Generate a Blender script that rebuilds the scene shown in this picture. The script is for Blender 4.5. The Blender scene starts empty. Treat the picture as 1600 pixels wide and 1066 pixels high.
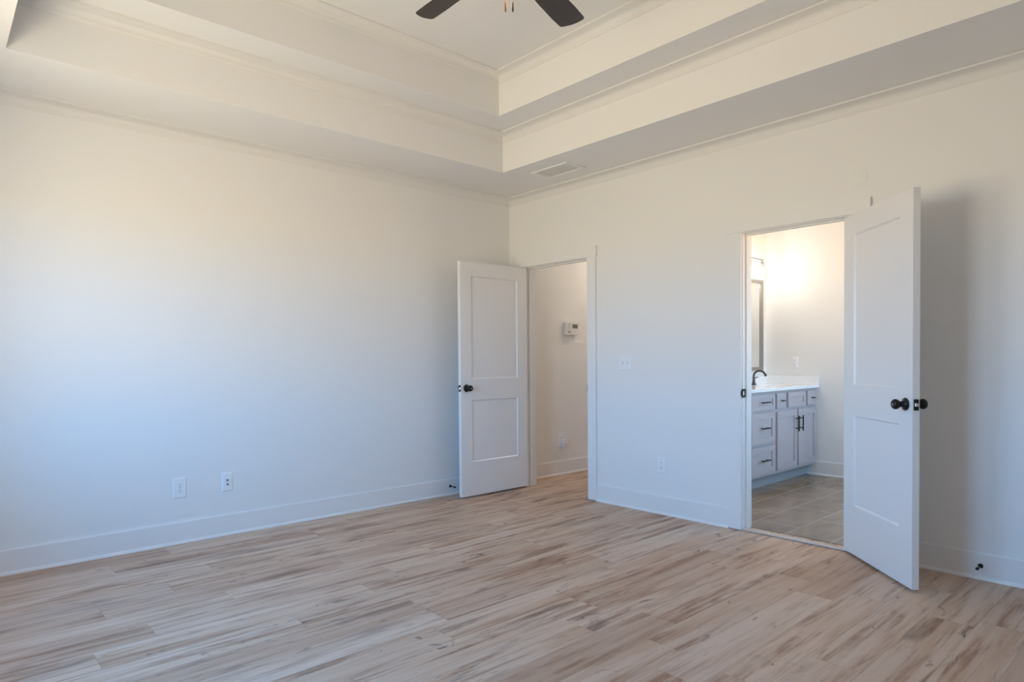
import bpy, bmesh, math
from math import pi, sin, cos
from mathutils import Vector, Matrix

S = bpy.context.scene
COL = S.collection

# ------------------------------------------------------------------ camera
cd = bpy.data.cameras.new('camera'); cam = bpy.data.objects.new('camera', cd); COL.objects.link(cam)
FPX, AZ, HY, PIT, ROL = 1010.59, 2.4061, 582.215, -0.0202, -0.0080
CAM = Vector((4.6523, -4.1904, 1.2027))
d0 = Vector((cos(AZ), sin(AZ), 0)); r0 = Vector((sin(AZ), -cos(AZ), 0)); u0 = Vector((0, 0, 1))
D = d0*cos(PIT) + u0*sin(PIT); U1 = -d0*sin(PIT) + u0*cos(PIT)
R = r0*cos(ROL) + U1*sin(ROL); U = -r0*sin(ROL) + U1*cos(ROL)
m = Matrix((R, U, -D)).transposed().to_4x4(); m.translation = CAM
cam.matrix_world = m
cd.sensor_fit = 'HORIZONTAL'; cd.sensor_width = 36; cd.lens = 36*FPX/1600
cd.shift_y = (HY - 533)/1600; cd.clip_start = 0.05
S.camera = cam

# ------------------------------------------------------------------ world: blue sky over a pale sunlit lawn
w = bpy.data.worlds.new('sky'); S.world = w; w.use_nodes = True
nt = w.node_tree; nt.nodes.clear()
o_ = nt.nodes.new('ShaderNodeOutputWorld'); bg = nt.nodes.new('ShaderNodeBackground')
tc = nt.nodes.new('ShaderNodeTexCoord'); sx = nt.nodes.new('ShaderNodeSeparateXYZ')
mr = nt.nodes.new('ShaderNodeMapRange'); mr.inputs['From Min'].default_value = -1
cr = nt.nodes.new('ShaderNodeValToRGB')
nt.links.new(tc.outputs['Generated'], sx.inputs[0]); nt.links.new(sx.outputs['Z'], mr.inputs['Value'])
nt.links.new(mr.outputs[0], cr.inputs[0]); nt.links.new(cr.outputs[0], bg.inputs['Color']); nt.links.new(bg.outputs[0], o_.inputs[0])
SKY = [(0.0, (.54, .455, .325)), (0.40, (.54, .455, .325)), (0.49, (.50, .44, .335)), (0.505, (.28, .45, .69)), (0.56, (.20, .43, .80)), (0.63, (.15, .41, .82)), (0.70, (.05, .26, .60)), (1.0, (.03, .21, .54))]
e = cr.color_ramp.elements
e[0].position, e[0].color = SKY[0][0], (*SKY[0][1], 1)
e[1].position, e[1].color = SKY[-1][0], (*SKY[-1][1], 1)
for p_, c_ in SKY[1:-1]:
    q = e.new(p_); q.color = (*c_, 1)
bg.inputs['Strength'].default_value = 28.0

# window daylight portals (sampling hints only, they add no light)
WINS = [(0.96, 1.90), (2.10, 3.04)]
WZ0, WZ1 = 0.76, 2.20
for a_, b_ in WINS:
    ld = bpy.data.lights.new('window_portal', 'AREA'); ld.shape = 'RECTANGLE'
    ld.size = b_ - a_; ld.size_y = WZ1 - WZ0; ld.cycles.is_portal = True
    lo = bpy.data.objects.new('window_portal', ld); COL.objects.link(lo)
    lo.location = ((a_ + b_)/2, -4.60, (WZ0 + WZ1)/2); lo.rotation_euler = (pi/2, 0, 0)
BWY0, BWY1, BWZ0, BWZ1 = 0.55, 2.15, 0.85, 2.25     # bathroom window, right hand wall
ld = bpy.data.lights.new('window_portal', 'AREA'); ld.shape = 'RECTANGLE'
ld.size = BWZ1 - BWZ0; ld.size_y = BWY1 - BWY0; ld.cycles.is_portal = True
lo = bpy.data.objects.new('window_portal', ld); COL.objects.link(lo)
lo.location = (4.37, (BWY0 + BWY1)/2, (BWZ0 + BWZ1)/2); lo.rotation_euler = (0, pi/2, 0)

S.view_settings.view_transform = 'Standard'; S.view_settings.look = 'None'
S.view_settings.gamma = 1; S.view_settings.use_curve_mapping = False
S.view_settings.exposure = 0.0
FAN_WARM = (1.0, .50, .28)
FAN_POWER = 3.0
HALL_POWER = 21.0
BATH_EMIT = 96.0
S.cycles.max_bounces = 12; S.cycles.diffuse_bounces = 8; S.cycles.sample_clamp_indirect = 10
S.cycles.caustics_reflective = False; S.cycles.caustics_refractive = False

# ------------------------------------------------------------------ materials
def mat(name, col, rough=.5, metal=0, spec=.5, bump=0, bscale=300, emit=None, es=0, var=0.0):
    M = bpy.data.materials.new(name); M.use_nodes = True
    n = M.node_tree.nodes; b = n['Principled BSDF']; L = M.node_tree.links
    b.inputs['Base Color'].default_value = (*col, 1); b.inputs['Roughness'].default_value = rough
    b.inputs['Metallic'].default_value = metal; b.inputs['Specular IOR Level'].default_value = spec
    if bump or var:
        t = n.new('ShaderNodeTexCoord'); no = n.new('ShaderNodeTexNoise'); no.inputs['Scale'].default_value = bscale
        no.inputs['Detail'].default_value = 3; L.new(t.outputs['Object'], no.inputs['Vector'])
        if bump:
            bp = n.new('ShaderNodeBump'); bp.inputs['Strength'].default_value = bump; bp.inputs['Distance'].default_value = .001
            L.new(no.outputs['Fac'], bp.inputs['Height']); L.new(bp.outputs[0], b.inputs['Normal'])
        if var:
            mx = n.new('ShaderNodeMix'); mx.data_type = 'RGBA'
            mx.inputs[6].default_value = (*[c*(1-var) for c in col], 1); mx.inputs[7].default_value = (*[min(1, c*(1+var)) for c in col], 1)
            L.new(no.outputs['Fac'], mx.inputs[0]); L.new(mx.outputs[2], b.inputs['Base Color'])
    if emit:
        b.inputs['Emission Color'].default_value = (*emit, 1); b.inputs['Emission Strength'].default_value = es
    return M

M_WALL = mat('wall_paint', (.80, .79, .77), .55, spec=.3, bump=.08, bscale=420)
M_CEIL = mat('ceiling_paint', (.80, .79, .77), .8, spec=.2, bump=.05, bscale=420)
M_TRIM = mat('trim_enamel', (.805, .79, .77), .32, spec=.5, bump=.01, bscale=60)
M_CROWN = mat('crown_paint', (.755, .74, .715), .6, spec=.25, bump=.01, bscale=60)
M_DOOR = mat('door_enamel', (.80, .78, .76), .30, spec=.5, bump=.015, bscale=40)
M_BLACK = mat('matte_black_metal', (.012, .011, .011), .32, metal=.4, bump=.01)
M_NICKEL = mat('brushed_nickel', (.42, .40, .38), .35, metal=1, bump=.02, bscale=200)
M_STEEL = mat('bright_steel', (.75, .75, .75), .2, metal=1, bump=.01)
M_BRONZE = mat('dark_bronze', (.10, .085, .075), .3, metal=.8, bump=.01)
M_PLATE = mat('white_plastic', (.835, .835, .83), .3, bump=.005)
M_GREYW = mat('light_grey_plastic', (.70, .69, .69), .35, bump=.005)
M_SLOT = mat('dark_slot', (.03, .03, .03), .6, bump=.01)
M_CAB = mat('grey_cabinet_paint', (.49, .435, .435), .42, bump=.01, bscale=80)
M_TOP = mat('white_cultured_marble', (.86, .855, .84), .12, bscale=6, var=.03)
M_TOE = mat('toe_kick_paint', (.41, .39, .38), .5, bump=.01)
M_BLADE = mat('espresso_wood', (.040, .030, .025), .42, bscale=30, var=.25)
M_COPPER = mat('copper_chain', (.45, .24, .12), .35, metal=.9, bump=.01)
M_LCD = mat('lcd_screen', (.15, .135, .10), .25, bscale=50, var=.1)
M_ORANGE = mat('orange_print', (.75, .25, .08), .5, bscale=50, var=.1)
M_GREYP = mat('pale_grey_print', (.62, .60, .60), .5, bscale=50, var=.05)
M_VENT = mat('vent_enamel', (.78, .77, .75), .45, bump=.01)
M_STRIP = mat('oak_transition', (.56, .44, .36), .4, bscale=40, var=.10)
M_BULB = mat('lit_bulb', (1, 1, 1), .4, emit=(1.0, .935, .86), es=BATH_EMIT, bscale=5, var=.01)
M_LAMP = mat('lit_frosted_glass', (1, 1, 1), .4, emit=FAN_WARM, es=3, bscale=5, var=.01)

M_MIRROR = mat('mirror_silver', (.92, .93, .93), .01, metal=1, bscale=3, var=.005)

def clear_glass(name, tint=(.96, .975, .97)):
    M = bpy.data.materials.new(name); M.use_nodes = True
    n = M.node_tree.nodes; n.clear(); L = M.node_tree.links
    o = n.new('ShaderNodeOutputMaterial'); mx = n.new('ShaderNodeMixShader'); t = n.new('ShaderNodeBsdfTransparent')
    g = n.new('ShaderNodeBsdfGlossy'); g.inputs['Roughness'].default_value = .03
    lw = n.new('ShaderNodeLayerWeight'); lw.inputs['Blend'].default_value = .5
    pw = n.new('ShaderNodeMath'); pw.operation = 'POWER'; pw.inputs[1].default_value = 5; L.new(lw.outputs['Facing'], pw.inputs[0])
    fr = n.new('ShaderNodeMath'); fr.operation = 'MULTIPLY_ADD'; fr.inputs[1].default_value = .6; fr.inputs[2].default_value = .035; L.new(pw.outputs[0], fr.inputs[0])
    t.inputs[0].default_value = (*tint, 1)
    L.new(fr.outputs[0], mx.inputs[0]); L.new(t.outputs[0], mx.inputs[1]); L.new(g.outputs[0], mx.inputs[2]); L.new(mx.outputs[0], o.inputs[0])
    return M
M_GLASS = clear_glass('clear_glass')
M_TINT = clear_glass('daylight_filter_glass', (.84, .775, .71))  # tint added to warm and dim daylight through the unseen bathroom window

class NB:
    """small helper for node graphs"""
    def __init__(s, M): s.n = M.node_tree.nodes; s.L = M.node_tree.links
    def put(s, v, sock):
        if isinstance(v, (int, float)): sock.default_value = v
        elif isinstance(v, tuple): sock.default_value = v
        else: s.L.new(v, sock)
    def math(s, op, a, b=0.0, c=None, clamp=False):
        q = s.n.new('ShaderNodeMath'); q.operation = op; q.use_clamp = clamp
        s.put(a, q.inputs[0]); s.put(b, q.inputs[1])
        if c is not None: s.put(c, q.inputs[2])
        return q.outputs[0]
    def comb(s, x, y, z=0.0):
        q = s.n.new('ShaderNodeCombineXYZ')
        for v, i in zip((x, y, z), q.inputs): s.put(v, i)
        return q.outputs[0]
    def noise(s, vec, scale=1, detail=4, rough=.55, dist=0):
        q = s.n.new('ShaderNodeTexNoise'); s.put(vec, q.inputs['Vector']); q.inputs['Scale'].default_value = scale
        q.inputs['Detail'].default_value = detail; q.inputs['Roughness'].default_value = rough; q.inputs['Distortion'].default_value = dist
        return q.outputs['Fac']
    def white(s, vec):
        q = s.n.new('ShaderNodeTexWhiteNoise'); q.noise_dimensions = '3D'; s.put(vec, q.inputs['Vector']); return q.outputs['Value']
    def rng(s, v, a, b, c=0.0, d=1.0):
        q = s.n.new('ShaderNodeMapRange'); q.interpolation_type = 'SMOOTHSTEP'; s.put(v, q.inputs[0])
        for i, x in zip((1, 2, 3, 4), (a, b, c, d)): q.inputs[i].default_value = x
        return q.outputs[0]
    def mix(s, f, a, b, mode='MIX'):
        q = s.n.new('ShaderNodeMix'); q.data_type = 'RGBA'; q.blend_type = mode
        s.put(f, q.inputs[0])
        for v, i in ((a, 6), (b, 7)):
            s.put((*v, 1) if isinstance(v, tuple) else v, q.inputs[i])
        return q.outputs[2]
    def xyz(s):
        t = s.n.new('ShaderNodeTexCoord'); x = s.n.new('ShaderNodeSeparateXYZ'); s.L.new(t.outputs['Object'], x.inputs[0]); return x.outputs

def planks():
    M = bpy.data.materials.new('vinyl_oak_planks'); M.use_nodes = True; g = NB(M); b = g.n['Principled BSDF']
    X, Y, Z = g.xyz()
    PW, PL = .1845, 1.22
    u = g.math('DIVIDE', g.math('SUBTRACT', X, .04), PW); row = g.math('FLOOR', u); fu = g.math('FRACT', u)
    off = g.white(g.comb(row, 3.7, 1.3))
    v = g.math('ADD', g.math('DIVIDE', Y, PL), off); idx = g.math('FLOOR', v); fv = g.math('FRACT', v)
    r1 = g.white(g.comb(row, idx, .5)); r2 = g.white(g.comb(row, idx, 7.5)); r3 = g.white(g.comb(row, idx, 13.5))
    sh = g.math('MULTIPLY', r1, 40.0); sh2 = g.math('MULTIPLY', r2, 60.0)
    # broad tonal streaks running along each board
    broad = g.noise(g.comb(g.math('ADD', g.math('MULTIPLY', X, 11.0), sh), g.math('ADD', g.math('MULTIPLY', Y, .8), sh2), r3), 1, 5, .58, .4)
    mid = g.noise(g.comb(g.math('ADD', g.math('MULTIPLY', X, 30.0), sh2), g.math('ADD', g.math('MULTIPLY', Y, 1.5), sh), r2), 1, 5, .62, .25)
    fine = g.noise(g.comb(g.math('ADD', g.math('MULTIPLY', X, 230.0), sh), g.math('MULTIPLY', Y, 7.0), r1), 1, 3, .6)
    # knots and smoky patches
    kn = g.noise(g.comb(g.math('ADD', g.math('MULTIPLY', X, 17.0), sh2), g.math('ADD', g.math('MULTIPLY', Y, 5.2), sh), r1), 1, 3, .6, .9)
    smoke = g.noise(g.comb(g.math('ADD', g.math('MULTIPLY', X, 7.0), sh), g.math('ADD', g.math('MULTIPLY', Y, 1.9), sh2), r3), 1, 4, .6, .5)
    pale, tan, brown, dark = (.650, .488, .368), (.560, .380, .260), (.310, .165, .098), (.125, .092, .075)
    c = g.mix(g.rng(broad, .36, .62), tan, pale)
    c = g.mix(g.math('MULTIPLY', g.rng(mid, .44, .66), g.rng(smoke, .36, .58, .18, .90)), c, brown)
    streak = g.math('MULTIPLY', g.rng(broad, .45, .30), g.rng(r2, .15, .9))
    c = g.mix(g.math('MULTIPLY', streak, .75), c, brown)
    c = g.mix(g.math('MULTIPLY', g.rng(smoke, .56, .74), .60), c, dark)
    c = g.mix(g.math('MULTIPLY', g.rng(kn, .635, .735), .72), c, dark)
    c = g.mix(g.math('MULTIPLY', g.rng(fine, .50, .75), .20), c, brown)
    # board to board tone
    c = g.mix(g.math('MULTIPLY', g.rng(r3, .55, 1.0), .30), c, brown)
    c = g.mix(g.math('MULTIPLY', g.rng(r1, .6, 1.0), .30), c, (.68, .545, .445))
    # joints
    ju = g.math('MULTIPLY', g.math('MINIMUM', fu, g.math('SUBTRACT', 1.0, fu)), PW)
    jv = g.math('MULTIPLY', g.math('MINIMUM', fv, g.math('SUBTRACT', 1.0, fv)), PL)
    j = g.rng(g.math('MINIMUM', ju, jv), .0004, .0018, 1.0, 0.0)
    c = g.mix(g.math('MULTIPLY', j, .35), c, (.12, .09, .075))
    g.L.new(c, b.inputs['Base Color'])
    g.L.new(g.rng(fine, .2, .8, .55, .46), b.inputs['Roughness']); b.inputs['Specular IOR Level'].default_value = .20
    bp = g.n.new('ShaderNodeBump'); bp.inputs['Strength'].default_value = .25; bp.inputs['Distance'].default_value = .0008
    h = g.math('SUBTRACT', g.math('MULTIPLY', fine, .5), g.math('MULTIPLY', j, 1.5))
    g.L.new(h, bp.inputs['Height']); g.L.new(bp.outputs[0], b.inputs['Normal'])
    return M
M_FLOOR = planks()

def tiles():
    M = bpy.data.materials.new('taupe_stone_tile'); M.use_nodes = True; g = NB(M); b = g.n['Principled BSDF']
    X, Y, Z = g.xyz()
    TW, TL = .3015, .602
    u = g.math('DIVIDE', g.math('SUBTRACT', X, 2.0475), TW); row = g.math('FLOOR', u); fu = g.math('FRACT', u)
    half = g.math('MULTIPLY', g.math('FLOORED_MODULO', row, 2.0), .5)
    v = g.math('ADD', g.math('DIVIDE', g.math('SUBTRACT', Y, .341), TL), g.math('SUBTRACT', half, .5)); idx = g.math('FLOOR', v); fv = g.math('FRACT', v)
    r1 = g.white(g.comb(row, idx, 2.5)); sh = g.math('MULTIPLY', r1, 30.0)
    cl = g.noise(g.comb(g.math('ADD', g.math('MULTIPLY', X, 5.0), sh), g.math('ADD', g.math('MULTIPLY', Y, 2.6), sh), r1), 1, 6, .6, .6)
    vein = g.noise(g.comb(g.math('ADD', g.math('MULTIPLY', X, 22.0), sh), g.math('ADD', g.math('MULTIPLY', Y, 8.0), sh), r1), 1, 5, .65, .8)
    c = g.mix(g.rng(cl, .3, .7), (.225, .152, .090), (.335, .230, .142))
    c = g.mix(g.math('MULTIPLY', g.rng(vein, .55, .75), .35), c, (.38, .29, .21))
    c = g.mix(g.math('MULTIPLY', r1, .2), c, (.25, .19, .14))
    ju = g.math('MULTIPLY', g.math('MINIMUM', fu, g.math('SUBTRACT', 1.0, fu)), TW)
    jv = g.math('MULTIPLY', g.math('MINIMUM', fv, g.math('SUBTRACT', 1.0, fv)), TL)
    j = g.rng(g.math('MINIMUM', ju, jv), .0018, .0030, 1.0, 0.0)
    c = g.mix(j, c, (.62, .54, .45))
    g.L.new(c, b.inputs['Base Color']); b.inputs['Roughness'].default_value = .20
    bp = g.n.new('ShaderNodeBump'); bp.inputs['Strength'].default_value = .3; bp.inputs['Distance'].default_value = .001
    g.L.new(g.math('SUBTRACT', g.math('MULTIPLY', vein, .2), j), bp.inputs['Height']); g.L.new(bp.outputs[0], b.inputs['Normal'])
    return M
M_TILE = tiles()

# ------------------------------------------------------------------ mesh helpers
class MB:
    def __init__(s): s.bm = bmesh.new()
    def box(s, x0, x1, y0, y1, z0, z1, bev=0, seg=2):
        v = [s.bm.verts.new((x, y, z)) for z in (z0, z1) for y in (y0, y1) for x in (x0, x1)]
        F = [s.bm.faces.new([v[i] for i in q]) for q in ((0, 2, 3, 1), (4, 5, 7, 6), (0, 1, 5, 4), (2, 6, 7, 3), (0, 4, 6, 2), (1, 3, 7, 5))]
        if bev:
            ed = list({e for f in F for e in f.edges})
            bmesh.ops.bevel(s.bm, geom=ed, offset=bev, segments=seg, affect='EDGES', profile=.5)
        return s
    def lathe(s, prof, org=(0, 0, 0), axis=(0, 0, 1), n=28):
        """prof: list of (radius, height along axis)"""
        ax = Vector(axis).normalized(); q = Vector((0, 0, 1)).rotation_difference(ax); O = Vector(org); rings = []
        for r, h in prof:
            if r < 1e-6: rings.append([s.bm.verts.new(O + q @ Vector((0, 0, h)))])
            else: rings.append([s.bm.verts.new(O + q @ Vector((r*cos(2*pi*k/n), r*sin(2*pi*k/n), h))) for k in range(n)])
        for a, b in zip(rings, rings[1:]):
            for k in range(n):
                k2 = (k+1) % n
                if len(a) == 1 and len(b) == 1: continue
                if len(a) == 1: s.bm.faces.new((a[0], b[k2], b[k]))
                elif len(b) == 1: s.bm.faces.new((a[k], a[k2], b[0]))
                else: s.bm.faces.new((a[k], a[k2], b[k2], b[k]))
        for rg, flip in ((rings[0], True), (rings[-1], False)):
            if len(rg) > 1: s.bm.faces.new(rg[::-1] if flip else rg)
        return s
    def tube(s, pts, rad, n=12):
        P = [Vector(p) for p in pts]; rr = rad if isinstance(rad, (list, tuple)) else [rad]*len(P)
        t0 = (P[1]-P[0]).normalized(); nrm = t0.orthogonal().normalized(); rings = []
        for i, p in enumerate(P):
            t = ((P[min(i+1, len(P)-1)] - P[max(i-1, 0)])).normalized()
            nrm = (nrm - t*nrm.dot(t)).normalized(); bn = t.cross(nrm)
            rings.append([s.bm.verts.new(p + (nrm*cos(2*pi*k/n) + bn*sin(2*pi*k/n))*rr[i]) for k in range(n)])
        for a, b in zip(rings, rings[1:]):
            for k in range(n): s.bm.faces.new((a[k], a[(k+1) % n], b[(k+1) % n], b[k]))
        s.bm.faces.new(rings[0][::-1]); s.bm.faces.new(rings[-1])
        return s
    def prism(s, poly, fn0, fn1):
        """poly of 2D points, fn0/fn1 map a 2D point to the two ends"""
        a = [s.bm.verts.new(fn0(p)) for p in poly]; b = [s.bm.verts.new(fn1(p)) for p in poly]; n = len(poly)
        for k in range(n): s.bm.faces.new((a[k], a[(k+1) % n], b[(k+1) % n], b[k]))
        s.bm.faces.new(a[::-1]); s.bm.faces.new(b)
        return s
    def obj(s, name, M, parent=None, smooth=False, loc=None, bevel=0):
        bmesh.ops.recalc_face_normals(s.bm, faces=s.bm.faces)
        me = bpy.data.meshes.new(name)
        s.bm.to_mesh(me); s.bm.free(); me.materials.append(M)
        o = bpy.data.objects.new(name, me); COL.objects.link(o)
        if parent: o.parent = parent
        if loc: o.location = loc
        if smooth:
            me.polygons.foreach_set('use_smooth', [True]*len(me.polygons))
            try: me.set_sharp_from_angle(angle=math.radians(40))
            except Exception: pass
        if bevel:
            bv = o.modifiers.new('bevel', 'BEVEL'); bv.width = bevel; bv.segments = 2; bv.limit_method = 'ANGLE'
        return o

def struct(o, label=None):
    o['kind'] = 'structure'
    if label: o['label'] = label
    return o
def thing(name, label, cat, loc, rz=0, group=None):
    o = bpy.data.objects.new(name, None); COL.objects.link(o); o.empty_display_size = .05
    o.location = loc; o.rotation_euler = (0, 0, rz); o['label'] = label; o['category'] = cat
    if group: o['group'] = group
    return o
def copy_tree(o, parent=None):
    c = o.copy(); COL.objects.link(c)
    if parent: c.parent = parent
    for ch in o.children: copy_tree(ch, c)
    return c

def wall(name, axis, c0, c1, a0, a1, z0, z1, holes=(), M=None):
    """slab between c0 and c1 on its thin axis ('x' or 'y'), a0..a1 along it, with rectangular holes (a, a, z, z)"""
    bm = MB(); us = sorted({a0, a1, *[h[0] for h in holes], *[h[1] for h in holes]}); zs = sorted({z0, z1, *[h[2] for h in holes], *[h[3] for h in holes]})
    def solid(i, j):
        if i < 0 or j < 0 or i >= len(us)-1 or j >= len(zs)-1: return False
        um, zm = (us[i]+us[i+1])/2, (zs[j]+zs[j+1])/2
        return not any(h[0] < um < h[1] and h[2] < zm < h[3] for h in holes)
    cache = {}
    def V(c, u, z):
        k = (c, u, z)
        if k not in cache: cache[k] = bm.bm.verts.new((c, u, z) if axis == 'x' else (u, c, z))
        return cache[k]
    for i in range(len(us)-1):
        for j in range(len(zs)-1):
            if not solid(i, j): continue
            u, u2, z, z2 = us[i], us[i+1], zs[j], zs[j+1]
            for c in (c0, c1): bm.bm.faces.new([V(c, u, z), V(c, u2, z), V(c, u2, z2), V(c, u, z2)])
            for di, dj, e0, e1 in ((-1, 0, (u, z), (u, z2)), (1, 0, (u2, z), (u2, z2)), (0, -1, (u, z), (u2, z)), (0, 1, (u, z2), (u2, z2))):
                if not solid(i+di, j+dj): bm.bm.faces.new([V(c0, *e0), V(c0, *e1), V(c1, *e1), V(c1, *e0)])
    return struct(bm.obj(name, M or M_WALL))

# ------------------------------------------------------------------ room shell
RX, RY, H, T = 5.05, -4.53, 2.735, .115
T1, T2, H2, H3 = .655, .960, 3.035, 3.335
HX0, HX1, HYEND = 0.0, 1.20, 4.6            # hall
BX0, BX1, BY1 = 1.317, 4.3, 2.528           # bathroom
D1L, D1R, DTOP = .222, .992, 2.060          # hall door opening (between jambs)
D2L, D2R = 2.404, 3.116                     # bathroom door opening
JT = .018                                   # jamb thickness

b = MB(); b.box(-.12, RX+.12, RY-.17, .115, -.12, 0)
b.box(-.12, 1.26, .115, HYEND+.1, -.12, 0)
bmesh.ops.remove_doubles(b.bm, verts=b.bm.verts, dist=1e-5)
struct(b.obj('floor', M_FLOOR))
b = MB(); b.box(1.26, BX1+.1, .115, BY1+.11, -.12, .004); struct(b.obj('floor', M_TILE))
b = MB(); b.prism([(-.012, .004), (-.010, .011), (.0, .0135), (.034, .0135), (.048, .008), (.050, 0), (-.004, 0), (-.004, .004)],
                  lambda p: (D2L, p[0]+.002, p[1]), lambda p: (D2R, p[0]+.002, p[1]))
struct(b.obj('trim_3', M_STRIP), 'pale oak transition strip across the bathroom doorway floor')

wall('wall_left', 'x', -.115, 0, RY-.15, HYEND+.1, 0, H)
wall('wall_back', 'y', 0, T, 0, RX, 0, H, [(D1L-JT, D1R+JT, 0, DTOP+JT), (D2L-JT, D2R+JT, 0, DTOP+JT)])
wall('wall_right', 'x', RX, RX+.115, RY-.15, T, 0, H)
wall('wall_front', 'y', RY-.15, RY, 0, RX, 0, H, [(a_, b_, WZ0, WZ1) for a_, b_ in WINS])
wall('wall_hall_right', 'x', HX1, BX0, T, HYEND, 0, H)
wall('wall_hall_end', 'y', HYEND, HYEND+.1, 0, HX1, 0, H)
wall('wall_bathroom_back', 'y', BY1, BY1+.11, BX0, BX1, 0, H)
wall('wall_bathroom_right', 'x', BX1, BX1+.1, T, BY1+.11, 0, H, [(BWY0, BWY1, BWZ0, BWZ1)])

def ring(bm, x0, x1, y0, y1, z): return [bm.verts.new(p) for p in ((x0, y0, z), (x1, y0, z), (x1, y1, z), (x0, y1, z))]
b = MB()
loops = [ring(b.bm, -.12, RX+.12, RY-.16, T, H), ring(b.bm, T1, RX-T1, RY+T1, -T1, H), ring(b.bm, T1, RX-T1, RY+T1, -T1, H2),
         ring(b.bm, T2, RX-T2, RY+T2, -T2, H2), ring(b.bm, T2, RX-T2, RY+T2, -T2, H3)]
for p, q in zip(loops, loops[1:]):
    for k in range(4): b.bm.faces.new((p[k], p[(k+1) % 4], q[(k+1) % 4], q[k]))
b.bm.faces.new(loops[-1])
struct(b.obj('ceiling', M_CEIL), 'two-step tray ceiling of the bedroom')
b = MB(); b.box(-.12, 1.26, T, HYEND+.1, H, H+.06); struct(b.obj('ceiling', M_CEIL))
b = MB(); b.box(1.26, BX1+.1, T, BY1+.11, H, H+.06); struct(b.obj('ceiling', M_CEIL))

# crown mouldings, one closed mitred loop per level
CP = [(0, .066), (.005, .066), (.007, .061)]
for k in range(9):
    a = k/8*pi/2
    CP.append((.009 + .060*(1-cos(a)), .058 - .047*sin(a)))
CP += [(.071, .0095), (.078, .0095), (.078, 0), (0, 0)]
def crown(name, x0, x1, y0, y1, z, label):
    b = MB(); rs = []
    for o, dpt in CP: rs.append(ring(b.bm, x0+o, x1-o, y0+o, y1-o, z-dpt))
    for p, q in zip(rs, rs[1:]+rs[:1]):
        for k in range(4): b.bm.faces.new((p[k], p[(k+1) % 4], q[(k+1) % 4], q[k]))
    struct(b.obj(name, M_CROWN, smooth=True), label)
crown('trim_4', 0, RX, RY, 0, H, 'white cove crown moulding at the top of the bedroom walls')
crown('trim_5', T1, RX-T1, RY+T1, -T1, H2, 'white cove crown moulding in the lower tray step')
crown('trim_6', T2, RX-T2, RY+T2, -T2, H3, 'white cove crown moulding in the upper tray step')

# baseboards with shoe moulding: profile (offset from wall, height)
BP = [(0, 0), (.024, 0), (.0235, .006), (.021, .012), (.0175, .0165), (.014, .019), (.014, .138), (.012, .143), (0, .143)]
def base(name, fn, a0, a1):
    b = MB(); b.prism(BP, lambda p: fn(p, a0), lambda p: fn(p, a1)); return struct(b.obj(name, M_TRIM))
CW = .098
base('baseboard_left', lambda p, a: (p[0], a, p[1]), RY, 0)
for a0, a1 in ((0, D1L-CW), (D1R+CW, D2L-CW), (D2R+CW, RX)):
    base('baseboard_back', lambda p, a: (a, -p[0], p[1]), a0, a1)
base('baseboard_right', lambda p, a: (RX-p[0], a, p[1]), RY, 0)
base('baseboard_front', lambda p, a: (a, RY+p[0], p[1]), 0, RX)
base('baseboard_hall_left', lambda p, a: (p[0], a, p[1]), T, HYEND)
base('baseboard_hall_right', lambda p, a: (HX1-p[0], a, p[1]), T, HYEND)
base('baseboard_bathroom_back', lambda p, a: (a, BY1-p[0], p[1]), BX0, BX1)
base('baseboard_bathroom_right', lambda p, a: (BX1-p[0], a, p[1]), T, BY1)

# ------------------------------------------------------------------ door frames: jamb, stop, casing, header
def door_frame(name, xl, xr, label, hall_side=True):
    b = MB(); zt = DTOP; y0, y1 = -.001, T+.001; rv = .005
    b.box(xl-JT, xl, y0, y1, 0, zt); b.box(xr, xr+JT, y0, y1, 0, zt); b.box(xl-JT, xr+JT, y0, y1, zt, zt+JT)
    s0, s1 = .038, .074                       # door stop strip
    b.box(xl, xl+.011, s0, s1, 0, zt-.011, .001); b.box(xr-.011, xr, s0, s1, 0, zt-.011, .001); b.box(xl, xr, s0, s1, zt-.011, zt, .001)
    cw, ct, hh = .092, .018, .088
    for side in ((-1, 1) if hall_side else (-1,)):
        f = (lambda a, c: (min(a, c), max(a, c)))
        ya, yb = (-ct, 0) if side < 0 else (T, T+ct)
        lz = .004
        b.box(max(xl-rv-cw, .002), xl-rv, ya, yb, lz, zt+rv, .0015); b.box(xr+rv, xr+rv+cw, ya, yb, lz, zt+rv, .0015)
        ya, yb = (-ct-.004, 0) if side < 0 else (T, T+ct+.004)
        b.box(max(xl-rv-cw-.012, .002), xr+rv+cw+.012, ya, yb, zt+rv, zt+rv+hh, .0015)
    return struct(b.obj(name, M_TRIM), label)
fr1 = door_frame('trim_1', D1L, D1R, 'white casing and jamb of the hall doorway')
fr2 = door_frame('trim_2', D2L, D2R, 'white casing and jamb of the bathroom doorway')
# strike plate on the bathroom jamb
b = MB(); b.box(D2L-.0005, D2L+.0025, -.012, .030, .925, .985, .004)
b.box(D2L-.006, D2L+.0025, -.0225, -.008, .938, .972, .004)
sp = b.obj('strike_plate', M_BLACK, fr2); sp['label'] = 'black strike plate'
b = MB(); b.box(D2L+.0015, D2L+.0032, -.002, .014, .942, .968, .001); b.obj('strike_hole', M_PLATE, sp)
b = MB(); b.box(D1R-.0025, D1R+.0005, -.012, .030, .925, .985, .004); sp = b.obj('strike_plate', M_BLACK, fr1); sp['label'] = 'black strike plate'

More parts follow.
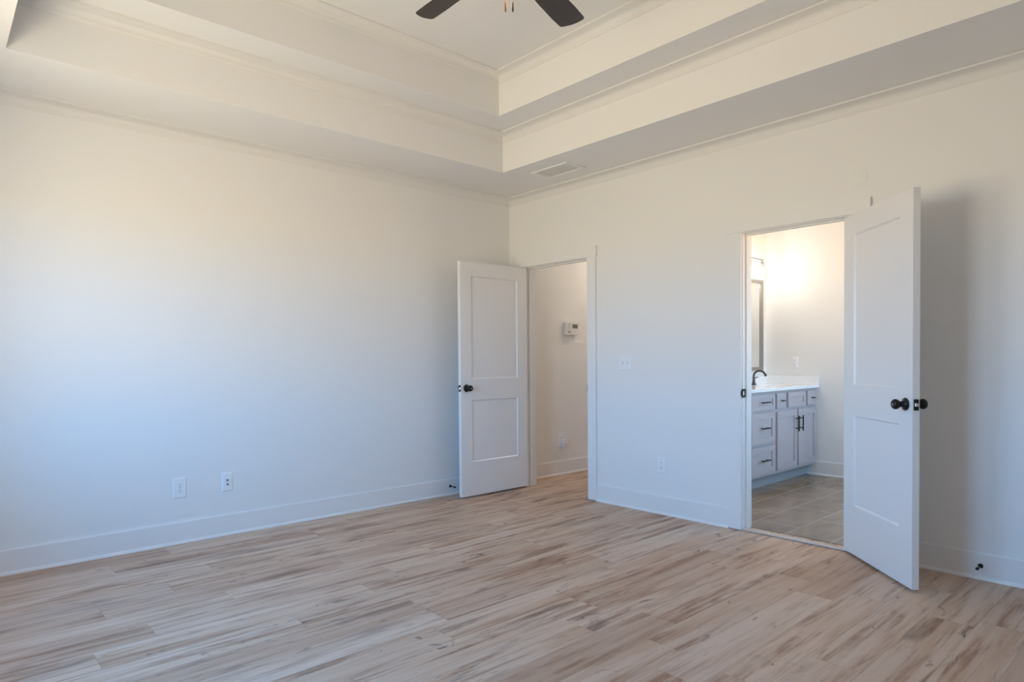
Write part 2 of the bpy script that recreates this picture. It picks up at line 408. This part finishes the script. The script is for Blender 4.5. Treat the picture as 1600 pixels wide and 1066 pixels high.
# ------------------------------------------------------------------ doors
KNOB = [(0, 0), (.0325, 0), (.0335, .0025), (.032, .006), (.026, .009), (.019, .013), (.0155, .019), (.0145, .026), (.0165, .032), (.0205, .037),
        (.0255, .044), (.0272, .051), (.0262, .058), (.022, .0645), (.0145, .0675), (.0125, .0665), (0, .0665)]
PAN = [(.311, .851), (1.035, 1.930)]
def door(name, label, w, hinge, ang, side):
    """leaf in local x 0..w, y 0..side*.035 (y=0 is the face seen), z up"""
    z0, z1, t, st = .018, 2.050, .035, .118
    b = MB(); xs = [0, st, w-st, w]; zs = [z0, PAN[0][0], PAN[0][1], PAN[1][0], PAN[1][1], z1]
    for y, sg in ((0, side), (side*t, -side)):
        g = [[b.bm.verts.new((x, y, z)) for z in zs] for x in xs]
        for i in range(3):
            for j in range(5):
                q = [g[i][j], g[i+1][j], g[i+1][j+1], g[i][j+1]]
                if i == 1 and j in (1, 3):
                    cs = [v.co.copy() for v in q]; cx = sum((c.x for c in cs))/4; cz = sum((c.z for c in cs))/4
                    def inset(dx, dy): return [b.bm.verts.new((c.x + dx*(1 if c.x < cx else -1), y+sg*dy, c.z + dx*(1 if c.z < cz else -1))) for c in cs]
                    r1_, r2_ = inset(.009, .0095), inset(.0095, .0095)
                    for p, r in ((q, r1_), (r1_, r2_)):
                        for k in range(4): b.bm.faces.new((p[k], p[(k+1) % 4], r[(k+1) % 4], r[k]))
                    b.bm.faces.new(r2_)
                else: b.bm.faces.new(q)
    yt = side*t
    for p in (((0, z0), (0, z1)), ((w, z0), (w, z1)), ((0, z0), (w, z0)), ((0, z1), (w, z1))):
        (xa, za), (xb, zb) = p
        b.bm.faces.new([b.bm.verts.new(v) for v in ((xa, 0, za), (xb, 0, zb), (xb, yt, zb), (xa, yt, za))])
    bmesh.ops.remove_doubles(b.bm, verts=b.bm.verts, dist=1e-5)
    o = struct(b.obj(name, M_DOOR), label); o.location = (hinge[0], hinge[1], 0); o.rotation_euler = (0, 0, ang)
    kx, kz = w-.060, .957
    for y, sg in ((0, -side), (yt, side)):
        b = MB(); b.lathe(KNOB, (kx, y, kz), (0, sg, 0), 32)
        k = b.obj('door_knob', M_BLACK, o, smooth=True); k['label'] = 'round black door knob'
        b = MB(); b.lathe([(0, .0668), (.005, .0668), (.0045, .0690), (0, .0690)], (kx, y, kz), (0, sg, 0), 16)
        b.obj('thumb_turn', M_STEEL if y == 0 else M_BLACK, k, smooth=True)
    b = MB(); ym = yt/2; b.box(w-.001, w+.0012, ym-.0125, ym+.0125, kz-.0285, kz+.0285, .003)
    l = b.obj('latch_plate', M_BLACK, o); l['label'] = 'black latch plate'
    b = MB(); b.prism([(-.006, 0), (.006, 0), (.006, .010), (-.004, .004), (-.006, .002)], lambda p: (w+p[1], ym+p[0]*1.1*side, kz-.008), lambda p: (w+p[1], ym+p[0]*1.1*side, kz+.008))
    b.obj('latch_bolt', M_STEEL, l)
    for hz in (.26, 1.03, 1.82):
        b = MB(); b.lathe([(0, -.046), (.004, -.046), (.0062, -.044), (.0062, .044), (.004, .046), (0, .046)], (-.004, yt+side*.004, hz), (0, 0, 1), 14)
        b.box(-.0025, .0005, min(yt, yt-side*.030), max(yt, yt-side*.030), hz-.044, hz+.044)
        h_ = b.obj('hinge', M_NICKEL, o); h_['label'] = 'satin nickel hinge'
    return o
door('door_1', 'white two-panel door standing open against the left wall beside the hall doorway', .775, (.259, -.024), -1.580, -1)
door('door_2', 'white two-panel door swung wide open at the right of the bathroom doorway', .712, (3.0765, -.0165), -.762, 1)

# ------------------------------------------------------------------ windows (behind the camera side, out of frame)
for k, (a_, b_) in enumerate(WINS):
    b = MB(); y0, y1 = RY-.12, RY-.05; f = .045
    b.box(a_, a_+f, y0, y1, WZ0, WZ1); b.box(b_-f, b_, y0, y1, WZ0, WZ1); b.box(a_+f, b_-f, y0, y1, WZ0, WZ0+f); b.box(a_+f, b_-f, y0, y1, WZ1-f, WZ1)
    zm = (WZ0+WZ1)/2; b.box(a_+f, b_-f, y0+.01, y1-.01, zm-.022, zm+.022)
    wn = struct(b.obj('window_%d' % (k+1), M_PLATE))
    for za, zb in ((WZ0+f, zm-.022), (zm+.022, WZ1-f)):
        b = MB(); b.box(a_+f, b_-f, RY-.088, RY-.084, za, zb); b.obj('pane', M_GLASS, wn)
    b = MB(); cw = .09
    b.box(a_-cw, a_, RY, RY+.018, WZ0-.02, WZ1); b.box(b_, b_+cw, RY, RY+.018, WZ0-.02, WZ1)
    b.box(a_-cw-.012, b_+cw+.012, RY, RY+.022, WZ1, WZ1+.09); b.box(a_-cw-.015, b_+cw+.015, RY-.05, RY+.03, WZ0-.025, WZ0); b.box(a_-cw, b_+cw, RY, RY+.018, WZ0-.115, WZ0-.025)
    b.obj('window_casing', M_TRIM, wn)

b = MB(); f = .045; x0, x1 = BX1+.04, BX1+.09
b.box(x0, x1, BWY0, BWY0+f, BWZ0, BWZ1); b.box(x0, x1, BWY1-f, BWY1, BWZ0, BWZ1); b.box(x0, x1, BWY0+f, BWY1-f, BWZ0, BWZ0+f); b.box(x0, x1, BWY0+f, BWY1-f, BWZ1-f, BWZ1)
wn = struct(b.obj('window_3', M_PLATE))
b = MB(); b.box(BX1+.062, BX1+.066, BWY0+f, BWY1-f, BWZ0+f, BWZ1-f); b.obj('pane', M_TINT, wn)
b = MB(); cw = .09
b.box(BX1-.018, BX1, BWY0-cw, BWY0, BWZ0-cw, BWZ1); b.box(BX1-.018, BX1, BWY1, BWY1+cw, BWZ0-cw, BWZ1)
b.box(BX1-.022, BX1, BWY0-cw-.012, BWY1+cw+.012, BWZ1, BWZ1+.09); b.box(BX1-.03, BX1+.04, BWY0, BWY1, BWZ0-.02, BWZ0); b.box(BX1-.018, BX1, BWY0, BWY1, BWZ0-cw, BWZ0-.02)
b.obj('window_casing', M_TRIM, wn)

# ------------------------------------------------------------------ electrical plates (local: x along wall, -y out of the wall, z up)
def plate_mesh(w, h, t=.006):
    b = MB(); o = .006
    a = [b.bm.verts.new((x*w/2, 0, z*h/2)) for x, z in ((-1, -1), (1, -1), (1, 1), (-1, 1))]
    m_ = [b.bm.verts.new((x*w/2, -t*.35, z*h/2)) for x, z in ((-1, -1), (1, -1), (1, 1), (-1, 1))]
    c = [b.bm.verts.new((x*(w/2-o), -t, z*(h/2-o))) for x, z in ((-1, -1), (1, -1), (1, 1), (-1, 1))]
    for p, q in ((a, m_), (m_, c)):
        for k in range(4): b.bm.faces.new((p[k], p[(k+1) % 4], q[(k+1) % 4], q[k]))
    b.bm.faces.new(c); b.bm.faces.new(a[::-1])
    return b
def rz_for(n): return {'x+': pi/2, 'y-': 0}[n]
def outlet(label, loc, n, w=.080, h=.128, group=None):
    o = thing('wall_outlet', label, 'outlet', loc, rz_for(n), group)
    plate_mesh(w, h).obj('cover_plate', M_PLATE, o)
    for s in (1, -1):
        zc = s*.0195; b = MB(); pl = []
        for k in range(24):
            a = 2*pi*k/24; pl.append((max(-.0145, min(.0145, .0172*cos(a))), zc+.0142*sin(a)))
        b.prism(pl, lambda p: (p[0], -.0055, p[1]), lambda p: (p[0], -.0085, p[1]))
        r = b.obj('receptacle', M_PLATE, o)
        b = MB(); b.box(-.0075, -.0052, -.0088, -.008, zc-.001, zc+.008); b.box(.0052, .0075, -.0088, -.008, zc-.001, zc+.007)
        b.lathe([(0, 0), (.0026, 0), (.0026, .001), (0, .001)], (0, -.008, zc-.0075), (0, -1, 0), 12); b.obj('slots', M_SLOT, r)
    b = MB(); b.lathe([(0, 0), (.003, 0), (.0025, .0012), (0, .0012)], (0, -.0058, 0), (0, -1, 0), 12); b.obj('screw', M_STEEL, o, smooth=True)
    return o
outlet('white duplex outlet low on the left wall, left of the small cable plate', (0, -2.962, .369), 'x+', .083, .135)
outlet('white duplex outlet low on the wall between the two doorways', (1.735, 0, .377), 'y-', .080, .125)
outlet('white duplex outlet on the bathroom wall above the vanity backsplash', (1.625, BY1, 1.145), 'y-', .074, .112)
# cable plate
o = thing('cable_plate', 'narrow white wall plate with two dark jacks, low on the left wall', 'wall plate', (0, -2.658, .369), pi/2)
plate_mesh(.074, .128).obj('cover_plate', M_PLATE, o)
for zc in (.012, -.018):
    b = MB(); b.lathe([(0, 0), (.0055, 0), (.0055, .004), (.0045, .009), (.0028, .009), (.0028, .005), (0, .005)], (.0, -.0058, zc), (0, -1, 0), 14); b.obj('coaxial_jack', M_BRONZE, o, smooth=True)
# round plate, painted over with the wall
o = thing('round_cover_plate', 'faint round cover plate painted like the wall, high above the open bathroom door', 'cover plate', (3.155, 0, 2.285), 0)
b = MB(); b.lathe([(0, 0), (.048, 0), (.047, .002), (.043, .003), (0, .003)], (0, 0, 0), (0, -1, 0), 40); b.obj('disc', M_WALL, o, smooth=True)
# two gang switch
o = thing('light_switch', 'white double light switch on the wall between the two doorways', 'switch', (1.390, 0, 1.168), 0)
plate_mesh(.128, .120).obj('cover_plate', M_PLATE, o)
for x, tilt in ((-.023, 1), (.023, -1)):
    b = MB(); b.prism([(-.0115, 0), (.0115, 0), (.006, tilt*.004+.0), (.0, .0)], lambda p: (x-.0045, -.0058, p[0]), lambda p: (x+.0045, -.0066, p[0]))
    b = MB(); b.box(x-.0052, x+.0052, -.0064, -.0055, -.0125, .0125); k = b.obj('toggle_slot', M_GREYP, o)
    b = MB(); b.prism([(-.0055, -.004), (.0055, -.004), (.0045+.008*tilt, -.017), (-.0035+.008*tilt, -.017)], lambda p: (x-.0045, p[1], p[0]), lambda p: (x+.0045, p[1], p[0]))
    b.obj('toggle', M_PLATE, k)
# hall outlet with plugged-in device
o = outlet('white outlet plate low on the hall wall, behind a plugged-in adapter', (0, .705, .365), 'x+', .085, .150)
o = thing('plug_in_adapter', 'small white adapter plugged into the low hall outlet', 'adapter', (.009, .722, .335), pi/2)
b = MB(); b.box(-.026, .026, -.042, 0, -.048, .036, .006, 3); bd = b.obj('body', M_PLATE, o)
b = MB(); b.box(-.010, .010, -.0435, -.041, -.03, -.012, .001); b.obj('sensor_window', M_GREYP, o)

# ------------------------------------------------------------------ keypad panel on the hall wall
o = thing('alarm_keypad', 'white wall control box with a small dark display on the hall wall', 'control panel', (0, .845, 1.520), pi/2)
b = MB(); b.box(-.100, .100, -.044, 0, -.068, .068, .006, 3); b.obj('housing', M_GREYW, o)
b = MB(); b.box(-.006, .074, -.0452, -.0435, .004, .046, .001); b.obj('display', M_LCD, o)
b = MB(); b.box(-.078, -.042, -.0450, -.0435, -.008, .050, .001); b.obj('speaker_panel', M_GREYP, o)
b = MB(); b.box(-.080, -.026, -.0448, -.0435, -.050, -.022, .0005); st_ = b.obj('sticker', mat('peach_sticker', (.70, .56, .47), .5, bscale=40, var=.05), o)
b = MB(); b.box(-.076, -.058, -.0454, -.0446, -.044, -.028); b.box(-.052, -.042, -.0454, -.0446, -.041, -.031); b.box(-.040, -.031, -.0454, -.0446, -.041, -.031)
b.obj('sticker_print', mat('rust_print', (.40, .24, .17), .6, bscale=40, var=.05), st_)

# ------------------------------------------------------------------ door stops
def stop(label, loc, rz):
    o = thing('door_stop', label, 'door stop', loc, rz)
    b = MB(); b.lathe([(0, 0), (.0125, 0), (.0125, .003), (.009, .007), (.0055, .010), (0, .010)], (0, 0, 0), (0, -1, 0), 20); b.obj('flange', M_BLACK, o, smooth=True)
    b = MB(); b.lathe([(.004, .009), (.0042, .064), (.0042, .066)], (0, 0, 0), (0, -1, 0), 14); b.obj('rod', M_BLACK, o, smooth=True)
    b = MB(); b.lathe([(0, .064), (.0075, .064), (.0082, .067), (.0082, .074), (.006, .078), (0, .079)], (0, 0, 0), (0, -1, 0), 18); b.obj('bumper', M_BLACK, o, smooth=True)
stop('black door stop on the left baseboard behind the open hall door', (.014, -.748, .077), pi/2)
stop('black door stop on the baseboard right of the open bathroom door', (3.776, -.014, .074), 0)

# ------------------------------------------------------------------ ceiling vent
o = thing('ceiling_vent', 'white ceiling air vent on the tray border near the room corner', 'vent', (1.005, -.365, H), 0)
vw, vd = .395, .235
b = MB(); i_ = .03
for x0, x1, y0, y1 in ((-vw/2, vw/2, -vd/2, -vd/2+i_), (-vw/2, vw/2, vd/2-i_, vd/2), (-vw/2, -vw/2+i_, -vd/2+i_, vd/2-i_), (vw/2-i_, vw/2, -vd/2+i_, vd/2-i_)):
    b.box(x0, x1, y0, y1, -.010, 0)
b.obj('frame', M_VENT, o, bevel=.002)
b = MB(); b.box(-vw/2+i_, vw/2-i_, -vd/2+i_, vd/2-i_, -.0012, -.0002); b.obj('duct_opening', M_VENT, o)
for k in range(9):
    y = -vd/2+i_+.012+k*.0185
    b = MB(); b.prism([(-.0100, -.0048), (-.0090, -.0060), (.0100, -.0030), (.0090, -.0020)], lambda p: (-vw/2+i_, y+p[0], p[1]), lambda p: (vw/2-i_, y+p[0], p[1])); b.obj('louver', M_VENT, o)

# ------------------------------------------------------------------ ceiling fan (mostly above the frame)
FX, FY, BZ = 2.525, -2.265, 2.972
fan = thing('ceiling_fan', 'dark five-blade ceiling fan with pull chains hanging from the tray ceiling', 'ceiling fan', (FX, FY, H3))
zz = lambda z: z-H3
b = MB(); b.lathe([(0, 0), (.068, 0), (.066, -.02), (.045, -.05), (.022, -.060), (0, -.060)], n=32); b.obj('canopy', M_BRONZE, fan, smooth=True)
b = MB(); b.lathe([(.012, -.05), (.012, zz(3.09))], n=16); b.obj('downrod', M_BRONZE, fan, smooth=True)
b = MB(); b.lathe([(0, zz(3.10)), (.03, zz(3.10)), (.075, zz(3.075)), (.098, zz(3.05)), (.10, zz(2.99)), (.085, zz(2.965)), (.06, zz(2.955)), (0, zz(2.955))], n=36); b.obj('motor_housing', M_BRONZE, fan, smooth=True)
b = MB(); b.lathe([(0, zz(2.956)), (.055, zz(2.956)), (.06, zz(2.93)), (.06, zz(2.905)), (.09, zz(2.892)), (.10, zz(2.885)), (0, zz(2.885))], n=36); b.obj('light_kit', M_BRONZE, fan, smooth=True)
b = MB(); pr = [(.098, zz(2.885))] + [(.10*cos(a), zz(2.885)-.055*sin(a)) for a in [k*pi/2/8 for k in range(1, 8)]] + [(0, zz(2.83))]
b.lathe([(0, zz(2.885))] + pr, n=36); b.obj('glass_bowl', M_LAMP, fan, smooth=True)
def blade():
    b = MB(); out = []
    # outline along x (radius), width y, asymmetric slanted rounded tip
    up = [(.155, .045), (.25, .055), (.40, .0635), (.55, .067), (.632, .0655), (.645, .062), (.651, .054)]
    lo = [(.676, -.050), (.672, -.060), (.660, -.066), (.55, -.067), (.40, -.0635), (.25, -.055), (.155, -.045)]
    tip = [(.651+(.025)*k/6+.010*sin(pi*k/6), .054-.104*k/6) for k in range(1, 6)]
    out = up + tip + lo; n = len(out); th = .0055; ca, sa = cos(math.radians(-11)), sin(math.radians(-11))
    f = lambda x, y, z: (x, y*ca - z*sa, y*sa + z*ca)
    b.prism(out, lambda p: f(p[0], p[1], -th/2), lambda p: f(p[0], p[1], th/2))
    return b
for k in range(5):
    a = math.radians(36+72*k-.5)
    bl = blade().obj('blade', M_BLADE, fan, bevel=.002); bl.location = (0, 0, zz(BZ)); bl.rotation_euler = (0, 0, a)
    b = MB(); b.box(.06, .20, -.018, .018, -.006, .004, .003); b.box(.16, .24, -.034, .034, -.0085, -.003, .002)
    b.obj('blade_bracket', M_BRONZE, bl)
for s in (-1, 1):
    # chains hang side by side from the switch housing
    px, py = s*.0157*R.x - D.x*.062, s*.0157*R.y - D.y*.062
    sc = 1.0
    b = MB(); b.lathe([(.0011, zz(2.90)), (.0011, zz(2.735))], (px, py, 0), (0, 0, 1), 8)
    ch = b.obj('pull_chain', M_COPPER, fan, smooth=True); ch['label'] = 'thin copper pull chain'
    b = MB(); b.lathe([(0, zz(2.738)), (.0018, zz(2.737)), (.0034, zz(2.731)), (.0038, zz(2.715)), (.0036, zz(2.698)), (.002, zz(2.694)), (0, zz(2.694))], (px, py, 0), (0, 0, 1), 14)
    b.obj('chain_fob', M_COPPER if s < 0 else M_BRONZE, ch, smooth=True)
ld = bpy.data.lights.new('fan_lamp', 'POINT'); ld.energy = FAN_POWER; ld.color = FAN_WARM; ld.shadow_soft_size = .06
lo = bpy.data.objects.new('fan_lamp', ld); COL.objects.link(lo); lo.location = (FX, FY, 2.80)

# ------------------------------------------------------------------ hall ceiling light
o = thing('hall_ceiling_light', 'flush white ceiling light in the hall', 'ceiling light', (.62, 1.85, H))
b = MB(); b.lathe([(0, 0), (.10, 0), (.10, -.02), (0, -.02)], n=32); b.obj('base', M_NICKEL, o, smooth=True)
b = MB(); b.lathe([(.095, -.02), (.09, -.045), (.06, -.065), (0, -.072)], n=32); b.obj('glass_dome', M_LAMP, o, smooth=True)
ld = bpy.data.lights.new('hall_lamp', 'POINT'); ld.energy = HALL_POWER; ld.color = (1, .885, .76); ld.shadow_soft_size = .05
lo = bpy.data.objects.new('hall_lamp', ld); COL.objects.link(lo); lo.location = (.62, 1.85, H-.13)

# ------------------------------------------------------------------ bathroom vanity
VF, VY0, VY1 = 1.838, 1.15, 2.526        # face frame plane, ends
VB = BX0+.001
van = thing('bathroom_vanity', 'grey shaker bathroom vanity cabinet with black handles under the white top', 'vanity', (VB, (VY0+VY1)/2, .004))
def vbox(x0, x1, y0, y1, z0, z1, bev=0): return MB().box(x0, x1, y0, y1, z0, z1, bev)
def vobj(b, name, M, par=van, **k):
    o = b.obj(name, M, par, **k)
    # geometry is written in room coordinates; make it local to the vanity
    o.data.transform(Matrix.Translation(-Vector((VB, (VY0+VY1)/2, .004)))); return o
b = MB()          # carcass: sides, back, floor and face frame round an open inside
b.box(VB, VF, VY0, VY0+.018, .118, .8905); b.box(VB, VF, VY1-.018, VY1, .118, .8905); b.box(VB, VB+.012, VY0+.018, VY1-.018, .118, .8905)
b.box(VB+.012, VF, VY0+.018, VY1-.018, .118, .136); b.box(VF-.018, VF, VY0+.018, VY1-.018, .136, .8905)
vobj(b, 'body', M_CAB)
vobj(vbox(VB, VF-.075, VY0+.002, VY1, .0045, .118), 'toe_kick', M_TOE)
def front(name, y0, y1, z0, z1, shaker=True, par=van, st=.055):
    b = MB(); x0, x1 = VF+.0005, VF+.0195
    if not shaker: b.box(x0, x1, y0, y1, z0, z1, .0012)
    else:
        q = [(y0, z0), (y1, z0), (y1, z1), (y0, z1)]
        i1 = [(y0+st, z0+st), (y1-st, z0+st), (y1-st, z1-st), (y0+st, z1-st)]
        A = [b.bm.verts.new((x0, *p)) for p in q]; B_ = [b.bm.verts.new((x1, *p)) for p in q]; C_ = [b.bm.verts.new((x1, *p)) for p in i1]; D_ = [b.bm.verts.new((x1-.009, *p)) for p in i1]
        for P, Q in ((A, B_), (B_, C_), (C_, D_)):
            for k in range(4): b.bm.faces.new((P[k], P[(k+1) % 4], Q[(k+1) % 4], Q[k]))
        b.bm.faces.new(D_); b.bm.faces.new(A[::-1])
    return vobj(b, name, M_CAB, par)
def bar_pull(par, yc, zc, ln, vert):
    x = VF+.0195; b = MB(); r = .0065; off = .032
    e = (lambda t: (x+off, yc, zc+t)) if vert else (lambda t: (x+off, yc+t, zc))
    b.tube([e(-ln/2), e(ln/2)], r, 12)
    for s in (-1, 1):
        p = e(s*ln*.32); b.tube([(x, p[1], p[2]), (x+off, p[1], p[2])], .0045, 10)
    h = vobj(b, 'bar_handle', M_BLACK, par, smooth=True); h['label'] = 'black bar handle'
def t_knob(par, yc, zc):
    x = VF+.0195; b = MB(); b.tube([(x, yc, zc), (x+.028, yc, zc)], .005, 10); b.tube([(x+.028, yc-.025, zc), (x+.028, yc+.025, zc)], .0055, 12)
    h = vobj(b, 'knob', M_BLACK, par, smooth=True); h['label'] = 'black knob'
for z0, z1, sst in ((.724, .866, .040), (.424, .700, .055), (.146, .396, .055)):
    f = front('drawer', 1.180, 1.614, z0, z1, True, van, sst); bar_pull(f, 1.395, (z0+z1)/2+.002, .135, False)
f = front('drawer', 1.652, 1.828, .724, .866, False); t_knob(f, 1.74, .797)
front('false_panel', 1.885, 2.262, .724, .866, True, van, .042)
f = front('drawer', 2.308, 2.488, .724, .866, False); t_knob(f, 2.40, .797)
f = front('cabinet_door', 1.664, 2.070, .148, .695); bar_pull(f, 2.040, .562, .150, True)
f = front('cabinet_door', 2.104, 2.508, .148, .695); bar_pull(f, 2.132, .562, .150, True)

# countertop with backsplash and moulded basin
CT0, CT1, CZ = .892, .921, .921
top = thing('vanity_countertop', 'white moulded vanity countertop with backsplash and basin', 'countertop', (VB, 1.83, CT0))
def tobj(b, name, M, par=top, **k):
    o = b.obj(name, M, par, **k); o.data.transform(Matrix.Translation(-Vector((VB, 1.83, CT0)))); return o
b = MB(); cxb, cyb, rx, ry = 1.600, 2.085, .155, .215; N = 48
x0, x1, y0, y1 = VB, 1.878, VY0-.015, VY1
def outp(a):
    dx, dy = cos(a), sin(a); t = min(((x1-cxb)/dx if dx > 1e-9 else 9e9), ((x0-cxb)/dx if dx < -1e-9 else 9e9), ((y1-cyb)/dy if dy > 1e-9 else 9e9), ((y0-cyb)/dy if dy < -1e-9 else 9e9))
    return (cxb+dx*t, cyb+dy*t)
angs = sorted([2*pi*k/N for k in range(N)] + [math.atan2(yy-cyb, xx-cxb) % (2*pi) for xx in (x0, x1) for yy in (y0, y1)])
ot = [b.bm.verts.new((*outp(a), CZ)) for a in angs]; ob = [b.bm.verts.new((*outp(a), CT0)) for a in angs]
it = [b.bm.verts.new((cxb+rx*cos(a), cyb+ry*sin(a), CZ)) for a in angs]; ib = [b.bm.verts.new((cxb+rx*cos(a), cyb+ry*sin(a), CT0)) for a in angs]
n = len(angs)
for k in range(n):
    k2 = (k+1) % n
    b.bm.faces.new((ot[k], ot[k2], it[k2], it[k])); b.bm.faces.new((ob[k], ob[k2], ot[k2], ot[k])); b.bm.faces.new((ib[k], ib[k2], ob[k2], ob[k])); b.bm.faces.new((it[k], it[k2], ib[k2], ib[k]))
tobj(b, 'slab', M_TOP, bevel=.003)
b = MB(); rings = []
for fr_, dz in ((1.0, -.0005), (.97, -.012), (.9, -.05), (.75, -.095), (.5, -.12), (.12, -.125)):
    rings.append([b.bm.verts.new((cxb+(rx+.0)*fr_*cos(2*pi*k/N), cyb+ry*fr_*sin(2*pi*k/N), CZ+dz)) for k in range(N)])
for p, q in zip(rings, rings[1:]):
    for k in range(N): b.bm.faces.new((p[k], p[(k+1) % N], q[(k+1) % N], q[k]))
b.bm.faces.new(rings[-1]); bs = tobj(b, 'basin', M_TOP, smooth=True)
b = MB(); b.lathe([(0, 0), (.018, 0), (.020, .002), (0, .003)], (cxb, cyb, CZ-.1245), (0, 0, 1), 20); tobj(b, 'drain', M_BRONZE, bs, smooth=True)
b = MB().box(VB, VB+.020, y0, y1-.0, CZ, 1.008, .002); tobj(b, 'backsplash', M_TOP)
b = MB().box(VB+.0205, x1-.001, y1-.020, y1, CZ, 1.008, .002); tobj(b, 'backsplash', M_TOP)

# faucet
FB = (1.405, 2.085)
fa = thing('bathroom_faucet', 'dark bronze gooseneck faucet behind the basin on the white countertop', 'faucet', (FB[0], FB[1], CZ+.0008))
b = MB(); b.lathe([(0, 0), (.027, 0), (.027, .006), (.022, .012), (.016, .022), (.0135, .05), (.012, .07)], n=24); b.obj('base', M_BRONZE, fa, smooth=True)
arc = [(0, 0, .06), (0, 0, .09)] + [(.062-.062*cos(a), 0, .09+.055*sin(a)) for a in [k*pi/14 for k in range(1, 12)]] 
arc += [(.125, 0, .103), (.131, 0, .092)]
b = MB(); b.tube(arc, [.012, .0115] + [.0105]*11 + [.012, .0135], 16); b.obj('spout', M_BRONZE, fa, smooth=True)
b = MB(); b.lathe([(0, 0), (.009, 0), (.009, .018), (0, .020)], (0, 0, .066), (0, 1, 0), 16); b.tube([(0, .016, .068), (.008, .055, .078), (.010, .075, .080)], [.006, .005, .004], 10); b.obj('lever', M_BRONZE, fa, smooth=True)

# mirror
MY0, MY1, MZ0, MZ1 = 1.40, 2.425, 1.066, 2.02
mi = thing('wall_mirror', 'nickel-framed mirror on the wall above the bathroom vanity', 'mirror', (BX0, (MY0+MY1)/2, MZ0))
def mobj(b, name, M, **k):
    o = b.obj(name, M, mi, **k); o.data.transform(Matrix.Translation(-Vector((BX0, (MY0+MY1)/2, MZ0)))); return o
b = MB(); fw = .036; q = [(MY0, MZ0), (MY1, MZ0), (MY1, MZ1), (MY0, MZ1)]; qi = [(MY0+fw, MZ0+fw), (MY1-fw, MZ0+fw), (MY1-fw, MZ1-fw), (MY0+fw, MZ1-fw)]
lv = [[b.bm.verts.new((x, *p)) for p in pp] for x, pp in ((BX0+.0005, q), (BX0+.022, q), (BX0+.022, qi), (BX0+.006, qi), (BX0+.0005, qi))]
for P, Q in zip(lv, lv[1:]+lv[:1]):
    for k in range(4): b.bm.faces.new((P[k], P[(k+1) % 4], Q[(k+1) % 4], Q[k]))
mobj(b, 'frame', M_NICKEL)
b = MB().box(BX0+.002, BX0+.007, MY0+fw-.002, MY1-fw+.002, MZ0+fw-.002, MZ1-fw+.002); mobj(b, 'glass', M_MIRROR)

# vanity light: bar on the wall with three glass shades
LX, LZ = BX0+.140, 2.196
li = thing('vanity_light', 'nickel three-lamp vanity light with clear glass shades above the mirror', 'wall light', (BX0, 1.905, LZ))
b = MB(); b.box(0, .022, -.06, .06, -.065, .065, .004); b.obj('backplate', M_NICKEL, li)
b = MB(); b.tube([(.02, 0, 0), (LX-BX0, 0, 0)], .009, 14); b.box(LX-BX0-.008, LX-BX0+.008, -.27, .27, -.006, .008, .001); b.obj('arm', M_NICKEL, li)
for y in (-.25, 0, .25):
    x = LX-BX0
    b = MB(); b.lathe([(0, 0), (.006, 0), (.006, -.016), (.020, -.018), (.020, -.036), (.034, -.038), (.034, -.043), (.019, -.045), (.017, -.066), (0, -.066)], (x, y, -.004), (0, 0, 1), 24)
    k = b.obj('socket', M_NICKEL, li, smooth=True)
    b = MB(); pr = [(.030, -.046), (.034, -.055), (.052, -.085), (.056, -.12), (.054, -.185)]
    b.lathe(pr + [(p[0]-.003, p[1]) for p in pr[::-1]], (x, y, -.004), (0, 0, 1), 28)
    bmf = [f for f in b.bm.faces if len(f.verts) > 4]; bmesh.ops.delete(b.bm, geom=bmf, context='FACES_ONLY')
    b.obj('glass_shade', M_GLASS, li, smooth=True)
    b = MB(); b.lathe([(0, -.062), (.012, -.064), (.014, -.075), (.026, -.100), (.030, -.120), (.026, -.140), (.014, -.151), (0, -.154)], (x, y, -.004), (0, 0, 1), 20)
    b.obj('bulb', M_BULB, k, smooth=True)
